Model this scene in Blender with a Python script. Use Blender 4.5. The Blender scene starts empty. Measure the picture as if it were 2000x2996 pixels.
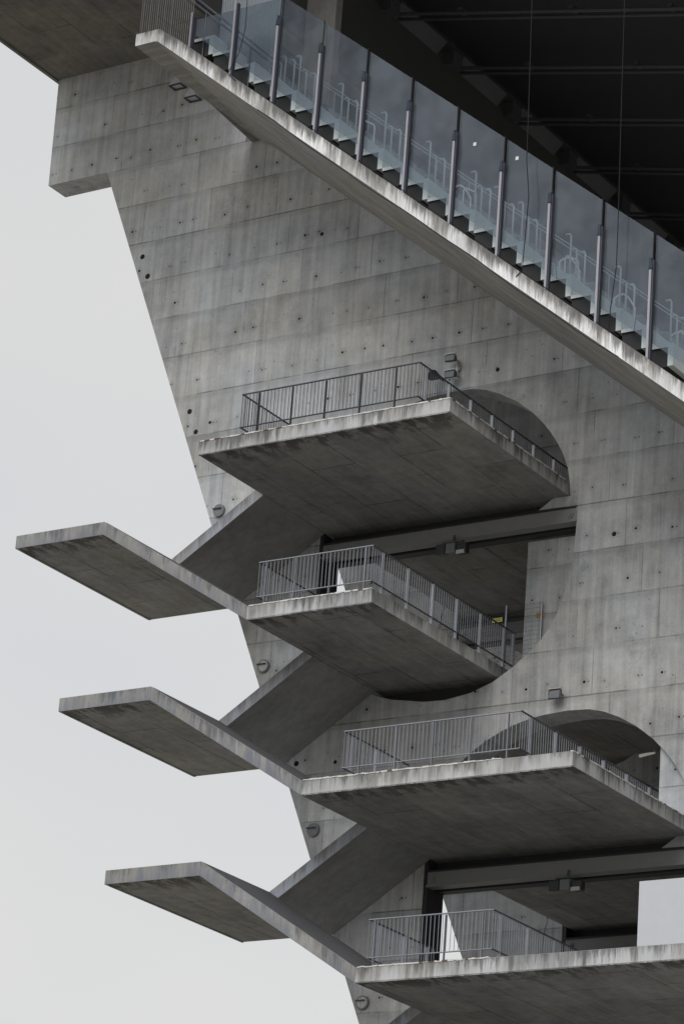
import bpy, bmesh, math, random
from mathutils import Vector, Matrix
from mathutils.geometry import tessellate_polygon
random.seed(7)
S = bpy.context.scene
R = math.radians
# ------------------------------------------------------------------ camera
CAM = Vector((51.217, -66.075, -29.841)); HA, PI_, RO = -0.587448, 0.361340, 0.0743166
f_ = Vector((math.sin(HA)*math.cos(PI_), math.cos(HA)*math.cos(PI_), math.sin(PI_)))
r_ = Vector((math.cos(HA), -math.sin(HA), 0)); u_ = r_.cross(f_)
r2 = r_*math.cos(RO)+u_*math.sin(RO); u2 = -r_*math.sin(RO)+u_*math.cos(RO)
cd = bpy.data.cameras.new("camera"); cam = bpy.data.objects.new("camera", cd)
S.collection.objects.link(cam); S.camera = cam
cd.sensor_fit = 'HORIZONTAL'; cd.sensor_width = 36; cd.lens = 177.34
cd.clip_start = 1; cd.clip_end = 5000
M = Matrix((r2, u2, -f_)).transposed().to_4x4(); M.translation = CAM; cam.matrix_world = M
# ------------------------------------------------------------------ world: overcast sky
SUN_EL, SUN_AZ = R(38), R(178)          # azimuth measured clockwise from +Y
W = bpy.data.worlds.new("World"); S.world = W; W.use_nodes = True
nt = W.node_tree; N = nt.nodes; L = nt.links; N.clear()
out = N.new('ShaderNodeOutputWorld'); bg = N.new('ShaderNodeBackground')
sky = N.new('ShaderNodeTexSky'); sky.sky_type = 'NISHITA'; sky.sun_disc = False
sky.sun_elevation = SUN_EL; sky.sun_rotation = SUN_AZ
tc = N.new('ShaderNodeTexCoord'); no = N.new('ShaderNodeTexNoise')
mp = N.new('ShaderNodeMapping'); mp.inputs['Scale'].default_value = (1, 1, 1.6)
no.inputs['Scale'].default_value = 3.2; no.inputs['Detail'].default_value = 3
cr = N.new('ShaderNodeValToRGB')
cr.color_ramp.elements[0].position = .3; cr.color_ramp.elements[0].color = (6.55, 6.8, 7.1, 1)
cr.color_ramp.elements[1].position = .66; cr.color_ramp.elements[1].color = (7.6, 7.5, 7.32, 1)
mx = N.new('ShaderNodeMixRGB'); mx.inputs[0].default_value = .93
L.new(tc.outputs['Generated'], mp.inputs[0]); L.new(mp.outputs[0], no.inputs['Vector'])
L.new(no.outputs['Fac'], cr.inputs[0]); L.new(sky.outputs[0], mx.inputs[1]); L.new(cr.outputs[0], mx.inputs[2])
L.new(mx.outputs[0], bg.inputs[0]); bg.inputs[1].default_value = 0.1; L.new(bg.outputs[0], out.inputs[0])
# ------------------------------------------------------------------ sun through cloud
sd = bpy.data.lights.new("sun", 'SUN'); so = bpy.data.objects.new("sun", sd); S.collection.objects.link(so)
sd.energy = 1.5; sd.angle = R(45); sd.color = (1, .985, .97)
dv = Vector((math.sin(SUN_AZ)*math.cos(SUN_EL), math.cos(SUN_AZ)*math.cos(SUN_EL), math.sin(SUN_EL)))
so.rotation_euler = dv.to_track_quat('Z', 'Y').to_euler(); so.location = dv*60
S.view_settings.view_transform = 'Standard'; S.view_settings.look = 'None'
S.view_settings.exposure = 0; S.view_settings.gamma = 1
S.render.engine = 'CYCLES'
S.cycles.max_bounces = 8; S.cycles.diffuse_bounces = 5; S.cycles.transparent_max_bounces = 16

# ------------------------------------------------------------------ materials
class NB:
    def __init__(s, name):
        s.m = bpy.data.materials.new(name); s.m.use_nodes = True
        s.t = s.m.node_tree; s.N = s.t.nodes; s.L = s.t.links; s.N.clear()
        s.out = s.N.new('ShaderNodeOutputMaterial'); s.b = s.N.new('ShaderNodeBsdfPrincipled')
        s.L.new(s.b.outputs[0], s.out.inputs[0])
    def put(s, sock, v):
        if isinstance(v, bpy.types.NodeSocket): s.L.new(v, sock)
        else: sock.default_value = v
    def m_(s, op, a, b=0.0, c=0.0, clamp=False):
        n = s.N.new('ShaderNodeMath'); n.operation = op; n.use_clamp = clamp
        s.put(n.inputs[0], a); s.put(n.inputs[1], b); s.put(n.inputs[2], c); return n.outputs[0]
    def rng(s, v, a, b, c=0.0, d=1.0, smooth=True):
        n = s.N.new('ShaderNodeMapRange'); n.interpolation_type = 'SMOOTHSTEP' if smooth else 'LINEAR'
        s.put(n.inputs[0], v); s.put(n.inputs[1], a); s.put(n.inputs[2], b); s.put(n.inputs[3], c); s.put(n.inputs[4], d); return n.outputs[0]
    def noise(s, sc, det=5, scale=(1, 1, 1), rough=.55, off=(0, 0, 0), rot=(0, 0, 0)):
        g = s.pos(); mp = s.N.new('ShaderNodeMapping'); mp.inputs['Scale'].default_value = scale
        mp.inputs['Location'].default_value = off; mp.inputs['Rotation'].default_value = rot
        s.L.new(g, mp.inputs[0]); n = s.N.new('ShaderNodeTexNoise')
        n.inputs['Scale'].default_value = sc; n.inputs['Detail'].default_value = det; n.inputs['Roughness'].default_value = rough
        s.L.new(mp.outputs[0], n.inputs['Vector']); return n.outputs['Fac']
    def pos(s):
        if not hasattr(s, 'g'): s.g = s.N.new('ShaderNodeNewGeometry')
        return s.g.outputs['Position']
    def xyz(s):
        if not hasattr(s, 'sx'):
            s.sx = s.N.new('ShaderNodeSeparateXYZ'); s.L.new(s.pos(), s.sx.inputs[0])
        return s.sx.outputs
    def wn(s, a, b):
        c = s.N.new('ShaderNodeCombineXYZ'); s.put(c.inputs[0], a); s.put(c.inputs[1], b)
        n = s.N.new('ShaderNodeTexWhiteNoise'); n.noise_dimensions = '2D'; s.L.new(c.outputs[0], n.inputs['Vector']); return n.outputs['Value']
    def mix(s, fac, a, b, mode='MIX'):
        n = s.N.new('ShaderNodeMixRGB'); n.blend_type = mode
        s.put(n.inputs[0], fac); s.put(n.inputs[1], a); s.put(n.inputs[2], b); return n.outputs[0]
    def vmul(s, col, v):
        n = s.N.new('ShaderNodeVectorMath'); n.operation = 'SCALE'; s.put(n.inputs[0], col); s.put(n.inputs[3], v); return n.outputs[0]
    def bump(s, h, strength=.3, dist=.02):
        n = s.N.new('ShaderNodeBump'); n.inputs['Strength'].default_value = strength; n.inputs['Distance'].default_value = dist
        s.L.new(h, n.inputs['Height']); s.L.new(n.outputs[0], s.b.inputs['Normal'])

def concrete(name, warm, cool, wall=False, soffit=False, edge=False, mottle=.55, streak=.35, fine=.22,
             pale=(.62, .61, .59), dark=(.10, .10, .105), pale_amt=.0, dark_amt=.6, rake=False, jointc=.45, wx=.10):
    k = NB(name); x, y, z = k.xyz()
    hue = k.rng(k.noise(.35, 3, off=(3, 1, 7)), .35, .65)
    col = k.mix(hue, warm+(1,), cool+(1,))
    big = k.noise(.55, 7, rough=.62); med = k.noise(2.3, 7, rough=.65, off=(9, 2, 4)); fin = k.noise(16, 6, rough=.7)
    if rake: st = k.noise(1.0, 7, scale=(.45, 3.5, .45), rot=(0, 0, R(14)), rough=.65)
    else: st = k.noise(1.0, 6, scale=(4.5, 4.5, .22), rough=.6)
    st2 = k.noise(1.0, 3, scale=(16, 16, .5), rough=.6, off=(5, 5, 1))
    tone = k.m_('ADD', 1.0, k.m_('MULTIPLY', k.m_('SUBTRACT', big, .5), mottle*1.6))
    tone = k.m_('ADD', tone, k.m_('MULTIPLY', k.m_('SUBTRACT', med, .5), mottle))
    tone = k.m_('ADD', tone, k.m_('MULTIPLY', k.m_('SUBTRACT', fin, .5), fine))
    tone = k.m_('ADD', tone, k.m_('MULTIPLY', k.m_('SUBTRACT', st, .5), streak*1.7))
    tone = k.m_('ADD', tone, k.m_('MULTIPLY', k.m_('SUBTRACT', st2, .5), streak*.6))
    h = k.m_('ADD', k.m_('MULTIPLY', med, .6), k.m_('MULTIPLY', fin, .35))
    blot = k.rng(k.m_('ADD', k.m_('MULTIPLY', k.noise(.9, 8, off=(12, 3, 5), rough=.72), .7), k.m_('MULTIPLY', st, .3)), .55, .68)
    tone = k.m_('MULTIPLY', tone, k.m_('SUBTRACT', 1.0, k.m_('MULTIPLY', blot, .32)))
    if wall:
        row = k.m_('DIVIDE', k.m_('SUBTRACT', 4.2, z), 1.2115); rf = k.m_('FLOOR', row); fr = k.m_('SUBTRACT', row, rf)
        xs = k.m_('SUBTRACT', k.m_('SUBTRACT', x, 11.2), k.m_('MULTIPLY', rf, .488))
        u = k.m_('DIVIDE', xs, 2.18); uf = k.m_('FLOOR', u); fu = k.m_('SUBTRACT', u, uf)
        wob = k.m_('MULTIPLY', k.m_('SUBTRACT', k.noise(3, 4, off=(1, 8, 2)), .5), .03)
        dh = k.m_('MULTIPLY', k.m_('MINIMUM', fr, k.m_('SUBTRACT', 1.0, fr)), 1.2115)
        dv_ = k.m_('MULTIPLY', k.m_('MINIMUM', fu, k.m_('SUBTRACT', 1.0, fu)), 2.18)
        vis = k.rng(k.noise(.9, 4, off=(4, 4, 4)), .40, .56, .12, 1.0)
        heavy = k.m_('LESS_THAN', k.m_('ABSOLUTE', k.m_('SUBTRACT', k.m_('MODULO', k.m_('ADD', k.m_('ROUND', row), 400.0), 4.0), 0.0)), .5)
        jh = k.rng(k.m_('ADD', dh, wob), .004, .026, 1, 0)
        jv = k.rng(k.m_('ADD', dv_, k.m_('MULTIPLY', wob, .6)), .002, .017, 1, 0)
        j = k.m_('MULTIPLY', k.m_('MAXIMUM', k.m_('MULTIPLY', jh, k.m_('ADD', .75, k.m_('MULTIPLY', heavy, .3))), k.m_('MULTIPLY', jv, .8)), vis, clamp=True)
        smear = k.m_('MULTIPLY', k.rng(k.m_('SUBTRACT', fr, k.m_('MULTIPLY', st, .12)), 0.0, .13, 1, 0), .14)
        pt = k.m_('MULTIPLY', k.m_('SUBTRACT', k.wn(uf, rf), .5), .20)
        rt = k.m_('MULTIPLY', k.m_('SUBTRACT', k.wn(rf, 3.3), .5), .10)
        tone = k.m_('ADD', k.m_('ADD', tone, pt), rt)
        tone = k.m_('MULTIPLY', tone, k.m_('SUBTRACT', 1.0, smear))
        tone = k.m_('MULTIPLY', tone, k.m_('SUBTRACT', 1.0, k.m_('MULTIPLY', j, jointc)))
        h = k.m_('SUBTRACT', h, k.m_('MULTIPLY', j, .9))
        # tie holes: one row per lift, three per panel, slightly off their marks
        hx = k.m_('ADD', k.m_('DIVIDE', k.m_('SUBTRACT', xs, .36), .7267), .5); hi = k.m_('FLOOR', hx)
        jx = k.m_('MULTIPLY', k.m_('SUBTRACT', k.wn(hi, rf), .5), .34); jz = k.m_('MULTIPLY', k.m_('SUBTRACT', k.wn(rf, hi), .5), .13)
        dx = k.m_('ADD', k.m_('MULTIPLY', k.m_('SUBTRACT', k.m_('SUBTRACT', hx, hi), .5), .7267), jx)
        dz = k.m_('ADD', k.m_('MULTIPLY', k.m_('SUBTRACT', fr, .70), 1.2115), jz)
        d = k.m_('SQRT', k.m_('ADD', k.m_('MULTIPLY', dx, dx), k.m_('MULTIPLY', dz, dz)))
        rr = k.m_('MULTIPLY', k.m_('GREATER_THAN', k.wn(k.m_('ADD', hi, 17.0), rf), .36), k.m_('ADD', .017, k.m_('MULTIPLY', k.wn(hi, k.m_('ADD', rf, 9.0)), .022)))
        hole = k.rng(k.m_('SUBTRACT', d, rr), -.012, .006, 1, 0)
        halo = k.m_('MULTIPLY', k.rng(k.m_('SUBTRACT', k.m_('ADD', d, wob), k.m_('MULTIPLY', rr, 3.0)), -.05, .07, 1, 0), .14)
        dx2 = k.m_('SUBTRACT', dx, k.m_('ADD', .07, k.m_('MULTIPLY', k.wn(rf, k.m_('ADD', hi, 5.0)), .06)))
        d2 = k.m_('SQRT', k.m_('ADD', k.m_('MULTIPLY', dx2, dx2), k.m_('MULTIPLY', dz, dz)))
        hole2 = k.m_('MULTIPLY', k.rng(d2, .012, .034, 1, 0), k.m_('MULTIPLY', k.m_('GREATER_THAN', k.wn(k.m_('ADD', hi, 3.0), k.m_('ADD', rf, 2.0)), .45), .55))
        hole = k.m_('MAXIMUM', hole, hole2)
        tone = k.m_('MULTIPLY', tone, k.m_('SUBTRACT', 1.0, k.m_('MAXIMUM', hole, halo)))
        # small blow holes
        v = k.N.new('ShaderNodeTexVoronoi'); v.inputs['Scale'].default_value = 3.1; k.L.new(k.pos(), v.inputs['Vector'])
        bh = k.m_('MULTIPLY', k.rng(v.outputs['Distance'], .04, .09, 1, 0), k.rng(med, .48, .56))
        tone = k.m_('MULTIPLY', tone, k.m_('SUBTRACT', 1.0, k.m_('MULTIPLY', bh, .55)))
    gx = k.N.new('ShaderNodeSeparateXYZ'); k.L.new(k.g.outputs['True Normal'], gx.inputs[0])
    if soffit:
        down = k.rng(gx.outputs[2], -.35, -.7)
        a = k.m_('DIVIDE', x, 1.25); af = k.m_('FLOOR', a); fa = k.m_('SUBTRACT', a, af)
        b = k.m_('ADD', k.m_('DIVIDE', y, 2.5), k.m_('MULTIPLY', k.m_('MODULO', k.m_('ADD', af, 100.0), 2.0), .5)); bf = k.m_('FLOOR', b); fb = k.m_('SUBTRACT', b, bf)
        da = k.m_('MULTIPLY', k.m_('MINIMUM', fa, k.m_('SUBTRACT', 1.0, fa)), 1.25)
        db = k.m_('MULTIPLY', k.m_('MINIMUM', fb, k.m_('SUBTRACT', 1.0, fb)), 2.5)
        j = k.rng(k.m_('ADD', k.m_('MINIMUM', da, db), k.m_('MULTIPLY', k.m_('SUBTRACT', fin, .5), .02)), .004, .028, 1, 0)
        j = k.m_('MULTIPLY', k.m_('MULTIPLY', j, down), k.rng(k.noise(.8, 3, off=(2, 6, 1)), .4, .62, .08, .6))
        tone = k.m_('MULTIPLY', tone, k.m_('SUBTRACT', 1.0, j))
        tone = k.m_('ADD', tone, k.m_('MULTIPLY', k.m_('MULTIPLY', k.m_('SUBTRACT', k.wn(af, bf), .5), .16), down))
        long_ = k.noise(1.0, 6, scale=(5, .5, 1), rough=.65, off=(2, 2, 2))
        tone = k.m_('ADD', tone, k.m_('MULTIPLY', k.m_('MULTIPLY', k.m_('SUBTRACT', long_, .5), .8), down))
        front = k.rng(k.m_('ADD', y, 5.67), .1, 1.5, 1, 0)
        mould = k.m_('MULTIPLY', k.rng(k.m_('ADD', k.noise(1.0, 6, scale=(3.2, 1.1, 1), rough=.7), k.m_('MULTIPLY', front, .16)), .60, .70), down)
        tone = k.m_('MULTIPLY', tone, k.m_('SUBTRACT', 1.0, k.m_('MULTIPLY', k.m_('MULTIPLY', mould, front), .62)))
    col = k.vmul(col, tone)
    if edge:
        at = k.N.new('ShaderNodeAttribute'); at.attribute_name = 'drop'; dr = at.outputs['Fac']
        side = k.rng(k.m_('ABSOLUTE', gx.outputs[2]), .5, .25)
        s1 = k.noise(1.0, 6, scale=(2.2, 2.2, .5), rough=.65, off=(7, 3, 3)); s2 = k.noise(1.0, 5, scale=(11, 11, .6), rough=.7, off=(1, 9, 5))
        pm = k.rng(k.m_('ADD', k.m_('ADD', k.m_('MULTIPLY', s1, .62), k.m_('MULTIPLY', s2, .38)), k.m_('MULTIPLY', k.m_('SUBTRACT', dr, .5), .10)), .40, .60)
        pm = k.m_('MULTIPLY', pm, k.rng(k.noise(.55, 3, off=(15, 2, 11)), .38, .6, .62, 1.0))
        col = k.mix(k.m_('MULTIPLY', k.m_('MULTIPLY', pm, pale_amt), side), col, pale+(1,))
        d1 = k.noise(1.0, 6, scale=(8, 8, .7), rough=.75, off=(4, 1, 9)); d3 = k.noise(1.0, 4, scale=(1.3, 1.3, .6), off=(8, 8, 2))
        dm = k.rng(k.m_('ADD', k.m_('ADD', k.m_('MULTIPLY', d1, .62), k.m_('MULTIPLY', d3, .38)), k.m_('MULTIPLY', k.m_('SUBTRACT', .6, dr), wx)), .50, .62)
        col = k.mix(k.m_('MULTIPLY', k.m_('MULTIPLY', dm, dark_amt), side), col, dark+(1,))
    k.put(k.b.inputs['Base Color'], col); k.b.inputs['Roughness'].default_value = .88
    k.b.inputs['Specular IOR Level'].default_value = .25
    k.bump(h, .35, .02); return k.m

def plain(name, c, rough=.5, metal=0.0, var=.25, emit=None):
    k = NB(name); n = k.noise(5, 5); t = k.m_('ADD', 1-var/2, k.m_('MULTIPLY', n, var))
    k.put(k.b.inputs['Base Color'], k.vmul(c, t)); k.b.inputs['Roughness'].default_value = rough; k.b.inputs['Metallic'].default_value = metal
    if emit: k.b.inputs['Emission Color'].default_value = tuple(emit[0])+(1,); k.b.inputs['Emission Strength'].default_value = emit[1]
    return k.m
C_W = (.455, .452, .438); C_C = (.435, .452, .472)
m_wall = concrete('board marked concrete', C_W, C_C, wall=True, mottle=.62, streak=.60, fine=.45, jointc=.50)
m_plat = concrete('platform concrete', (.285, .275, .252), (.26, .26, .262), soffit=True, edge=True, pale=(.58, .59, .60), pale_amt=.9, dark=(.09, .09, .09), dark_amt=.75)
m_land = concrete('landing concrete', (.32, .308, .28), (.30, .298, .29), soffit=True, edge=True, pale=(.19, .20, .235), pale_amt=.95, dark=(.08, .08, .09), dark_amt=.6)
m_flight = concrete('flight concrete', (.29, .284, .275), (.275, .278, .283), edge=True, pale=(.40, .43, .49), pale_amt=.95, dark_amt=.5, mottle=.5)
m_raker = concrete('raker concrete', (.33, .315, .285), (.30, .295, .28), edge=True, pale=(.95, .95, .96), pale_amt=1.0, dark=(.13, .128, .13), dark_amt=.85, rake=True, mottle=.4, streak=.8, wx=.15)
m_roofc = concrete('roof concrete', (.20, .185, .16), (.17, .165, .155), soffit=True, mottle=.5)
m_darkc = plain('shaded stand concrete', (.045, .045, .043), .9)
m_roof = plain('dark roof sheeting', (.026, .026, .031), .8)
m_tube = plain('dull roof tube', (.075, .075, .082), .6, .2)
m_beam = plain('grey painted steel', (.25, .25, .255), .55, .1)
m_beamd = plain('dark painted steel', (.035, .035, .038), .6, .1)
m_galv = plain('galvanised steel', (.29, .30, .33), .45, .5, .3)
m_gdark = plain('weathered steel rail', (.10, .10, .115), .5, .5)
m_alu = plain('aluminium post', (.34, .335, .37), .45, .3)
m_aluD = plain('anodised dark post', (.05, .052, .07), .35, .3)
m_cap = plain('dark post cap', (.02, .035, .06), .3, .3)
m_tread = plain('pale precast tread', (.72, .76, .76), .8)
m_trd2 = plain('shaded precast underside', (.05, .05, .05), .9)  # same precast as the treads, shade under the steps put into its colour
m_hp = plain('hand post paint', (.45, .48, .49), .5)
m_seat = plain('pale grey seat', (.25, .27, .29), .5)
m_lampb = plain('cast lamp body', (.06, .062, .065), .5, .3)
m_lampg = plain('lamp glass', (.20, .215, .22), .2)
m_lampm = plain('lamp bracket metal', (.45, .45, .43), .4, .5)
m_disc = plain('cast disc', (.20, .21, .22), .6, .3)
m_black = plain('black hole', (.012, .012, .012), .9)
m_lip = plain('flaking white edge paint', (.66, .65, .62), .8, 0, .5)
m_rust = plain('rusty lip', (.16, .09, .06), .9)
m_white = plain('white hoarding', (.55, .57, .60), .45, 0, .1)
m_yel = plain('yellow notice', (.55, .54, .10), .5)
m_org = plain('orange notice', (.50, .27, .07), .5)
m_rib = plain('ribbed pale sheet', (.30, .33, .36), .4, .3)
m_tubeg = plain('grey rod', (.20, .20, .20), .5, .2)
m_wire = plain('black cable', (.005, .005, .006), .8)
m_tile = plain('white sticker', (.7, .75, .75), .5)
m_tubel = plain('lamp tube', (.8, .78, .7), .4, 0, .1, ((1, .93, .8), .12))
m_fence = plain('fence wire', (.14, .14, .14), .5, .4)
k = NB('ground'); n = k.noise(.08, 8); n2 = k.noise(1.2, 6)
k.put(k.b.inputs['Base Color'], k.mix(k.rng(k.m_('ADD', k.m_('MULTIPLY', n, .7), k.m_('MULTIPLY', n2, .3)), .4, .6), (.25, .24, .215, 1), (.34, .325, .295, 1)))
k.b.inputs['Roughness'].default_value = .95; m_ground = k.m
# laminated glass with a fine printed grid: part clear, part mirror of the sky
m_glass = bpy.data.materials.new('fritted glass'); m_glass.use_nodes = True
t = m_glass.node_tree; t.nodes.clear(); o_ = t.nodes.new('ShaderNodeOutputMaterial')
tr = t.nodes.new('ShaderNodeBsdfTransparent'); tr.inputs[0].default_value = (.70, .75, .78, 1)
gl = t.nodes.new('ShaderNodeBsdfGlossy'); gl.inputs['Roughness'].default_value = .12; gl.inputs[0].default_value = (.86, .95, 1, 1)
df = t.nodes.new('ShaderNodeBsdfDiffuse'); df.inputs[0].default_value = (.34, .37, .43, 1)
m1 = t.nodes.new('ShaderNodeMixShader'); m2 = t.nodes.new('ShaderNodeMixShader')
geo = t.nodes.new('ShaderNodeNewGeometry'); mpn = t.nodes.new('ShaderNodeMapping'); nz = t.nodes.new('ShaderNodeTexNoise')
mpn.inputs['Scale'].default_value = (.35, .35, .35); t.links.new(geo.outputs['Position'], mpn.inputs[0]); t.links.new(mpn.outputs[0], nz.inputs['Vector']); nz.inputs['Detail'].default_value = 4
mr = t.nodes.new('ShaderNodeMapRange'); mr.inputs[1].default_value = .35; mr.inputs[2].default_value = .65; mr.inputs[3].default_value = .10; mr.inputs[4].default_value = .19
t.links.new(nz.outputs['Fac'], mr.inputs[0])
t.links.new(mr.outputs[0], m1.inputs[0]); t.links.new(tr.outputs[0], m1.inputs[1]); t.links.new(df.outputs[0], m1.inputs[2])
m2.inputs[0].default_value = .045; t.links.new(m1.outputs[0], m2.inputs[1]); t.links.new(gl.outputs[0], m2.inputs[2]); t.links.new(m2.outputs[0], o_.inputs[0])

m_tops = concrete('dark flight top concrete', (.125, .125, .13), (.11, .112, .12), mottle=.3, streak=.1)  # outer flight tops, a darker tone than the flight slabs
# ------------------------------------------------------------------ helpers
def link(name, bm, mat, parent=None, bevel=0, smooth=False):
    me = bpy.data.meshes.new(name); bm.normal_update(); bm.to_mesh(me); bm.free()
    for mm in (mat if isinstance(mat, (list, tuple)) else [mat]): me.materials.append(mm)
    o = bpy.data.objects.new(name, me); S.collection.objects.link(o)
    if smooth:
        for p in me.polygons: p.use_smooth = True
    if parent: o.parent = parent; o.matrix_parent_inverse = Matrix.Translation(-parent.location)
    if bevel:
        b = o.modifiers.new('bevel', 'BEVEL'); b.width = bevel; b.segments = 2; b.limit_method = 'ANGLE'
    return o
def tag(o, label, cat, group=None):
    o['label'] = label; o['category'] = cat
    if group: o['group'] = group
    return o
def empty(name, loc, label, cat, group=None):
    o = bpy.data.objects.new(name, None); o.location = loc; o.empty_display_size = .3; S.collection.objects.link(o); return tag(o, label, cat, group)
def box(bm, x0, x1, y0, y1, z0, z1, mi=0):
    v = [bm.verts.new(p) for p in ((x0,y0,z0),(x1,y0,z0),(x1,y1,z0),(x0,y1,z0),(x0,y0,z1),(x1,y0,z1),(x1,y1,z1),(x0,y1,z1))]
    for q in ((0,3,2,1),(4,5,6,7),(0,1,5,4),(1,2,6,5),(2,3,7,6),(3,0,4,7)):
        f = bm.faces.new([v[i] for i in q]); f.material_index = mi
    return v
def B(*a, mi=0):
    bm = bmesh.new(); box(bm, *a, mi=mi); return bm
def tube(bm, a, b, r, n=8):
    a, b = Vector(a), Vector(b); d = (b-a).normalized(); q = d.to_track_quat('Z', 'Y')
    ra = [bm.verts.new(a+q@Vector((r*math.cos(2*math.pi*i/n), r*math.sin(2*math.pi*i/n), 0))) for i in range(n)]
    rb = [bm.verts.new(b+q@Vector((r*math.cos(2*math.pi*i/n), r*math.sin(2*math.pi*i/n), 0))) for i in range(n)]
    for i in range(n): bm.faces.new((ra[i], ra[(i+1) % n], rb[(i+1) % n], rb[i]))
    bm.faces.new(ra[::-1]); bm.faces.new(rb)
def path(bm, pts, r, n=6):
    for a, b in zip(pts, pts[1:]): tube(bm, a, b, r, n)
def prism_xz(bm, poly, holes, y0, y1):
    """polygon in the XZ plane with holes, pushed along Y"""
    loops = [[Vector((x, z, 0)) for x, z in l] for l in [poly]+holes]
    flat = [p for l in loops for p in l]; tri = tessellate_polygon(loops)
    A = [bm.verts.new((p.x, y0, p.y)) for p in flat]; Bk = [bm.verts.new((p.x, y1, p.y)) for p in flat]
    for t_ in tri:
        bm.faces.new([A[i] for i in t_]); bm.faces.new([Bk[i] for i in reversed(t_)])
    i0 = 0
    for l in loops:
        n = len(l)
        for i in range(n):
            a, b = i0+i, i0+(i+1) % n; bm.faces.new((A[a], A[b], Bk[b], Bk[a]))
        i0 += n
    bmesh.ops.recalc_face_normals(bm, faces=bm.faces)
def slab_poly(bm, poly, zt, zb):
    """horizontal slab from an XY outline, with the 'drop' attribute 0 at the top edge, 1 at the bottom"""
    T = [bm.verts.new((x, y, zt)) for x, y in poly]; Bt = [bm.verts.new((x, y, zb)) for x, y in poly]
    bm.faces.new(T); bm.faces.new(Bt[::-1]); n = len(poly)
    for i in range(n): bm.faces.new((T[i], Bt[i], Bt[(i+1) % n], T[(i+1) % n]))
    bmesh.ops.recalc_face_normals(bm, faces=bm.faces)
def set_drop(o, fn):
    me = o.data; at = me.attributes.new('drop', 'FLOAT', 'POINT')
    for i, v in enumerate(me.vertices): at.data[i].value = fn(v.co)

D = -5.67; T = .338; H = 4.4; GZ = -31.5
# ------------------------------------------------------------------ ground
bm = bmesh.new(); s = 2500
bm.faces.new([bm.verts.new(p) for p in ((-s, -s, GZ), (s, -s, GZ), (s, s, GZ), (-s, s, GZ))])
g = link('ground', bm, m_ground); g['kind'] = 'structure'
# ------------------------------------------------------------------ fins
edge_x = lambda z: -1.22 + .416*(11.02-z)
def circle(cx, cz, r, n=120): return [(cx+r*math.cos(-2*math.pi*i/n), cz+r*math.sin(-2*math.pi*i/n)) for i in range(n)]
jl = lambda x: 11.4 - .803*(x-3.79)
outline = [(edge_x(GZ), GZ), (30, GZ), (30, jl(30)+.05), (3.79, 11.45), (3.2, 11.45), (3.2, 14.9), (-3.50, 14.9), (-3.45, 11.5), (edge_x(11.5), 11.5)]
HR = [(10.3,2.96),(10.88,2.93),(11.27,2.83),(11.67,2.66),(12.15,2.38),(12.60,2.02),(12.9,1.71),(13.15,1.4),(13.36,1.08),(13.54,.74),(13.67,.4),(13.74,.07),(13.76,-.25),(13.82,-.48),(13.93,-.64),(14.0,-.80),
      (13.98,-1.35),(13.94,-1.87),(13.87,-2.4),(13.75,-2.89),(13.57,-3.35),(13.33,-3.76),(12.98,-4.14),(12.46,-4.55),(11.92,-4.87),(11.3,-5.09),(10.59,-5.19),(10.0,-5.17),(9.42,-5.07)]
HR += [(10.08+4.04*math.cos(R(a)), -1.1+4.04*math.sin(R(a))) for a in range(256, 93, -4)]
HOLES = [[(x+3.69*q, z-8.78*q) for x, z in HR] for q in range(3)]
labels = ['tall slanted concrete wall with round openings, nearest, carrying the stair platforms',
          'second slanted concrete wall seen through the round openings of the nearest one',
          'farthest slanted concrete wall, behind the other two']
for i, y0 in enumerate((0, 6.8, 13.6)):
    bm = bmesh.new(); prism_xz(bm, outline, HOLES, y0, y0+.8)
    o = link('concrete_wall', bm, m_wall); tag(o, labels[i], 'wall')
    if i == 0:
        bm = bmesh.new()
        for (hx, hz, r) in ((.11,8.62,.075),(.35,7.99,.08),(2.18,3.72,.075),(2.44,3.1,.07),(2.87,3.3,.045),(6.43,-6.38,.07),(7.57,-6.45,.05),(5.94,8.17,.055),(11.54,3.34,.055),(15.03,-1.52,.06)):
            c = [bm.verts.new((hx+r*math.cos(a*math.pi/8), -.004, hz+r*math.sin(a*math.pi/8))) for a in range(16)]
            e = bm.verts.new((hx, .06, hz)); bm.faces.new(c[::-1])
            for q in range(16): bm.faces.new((c[q], c[(q+1) % 16], e))
        link('drain_hole', bm, m_black, o)
# wall infill piers behind the openings
tag(link('infill_wall', B(12.33, 15.2, .60, .78, -4.39, -1.15), m_wall, bevel=.01), 'short grey wall with the orange notice, behind the upper round opening', 'wall')
tag(link('infill_wall', B(16.42, 18.4, .12, .42, -8.79, -5.2), m_wall, bevel=.01), 'narrow grey wall closing the right side of the lower round opening', 'wall')
# ------------------------------------------------------------------ roof anchor slab over the wall
bm = bmesh.new(); box(bm, -3.53, 3.45, -16, 30, 14.85, 15.4)
ro = empty('roof_soffit', (-3.5, 0, 14.85), 'broad concrete ceiling slab jutting out over the top left corner of the wall', 'roof slab')
link('slab', bm, m_roofc, ro)
link('drip_edge', B(-3.60, -3.50, -16, 30, 14.80, 15.0), m_roofc, ro)
link('fascia_wall', B(3.15, 3.448, -15.9, 34, 14.2, 18.55), m_darkc, ro)
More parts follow.
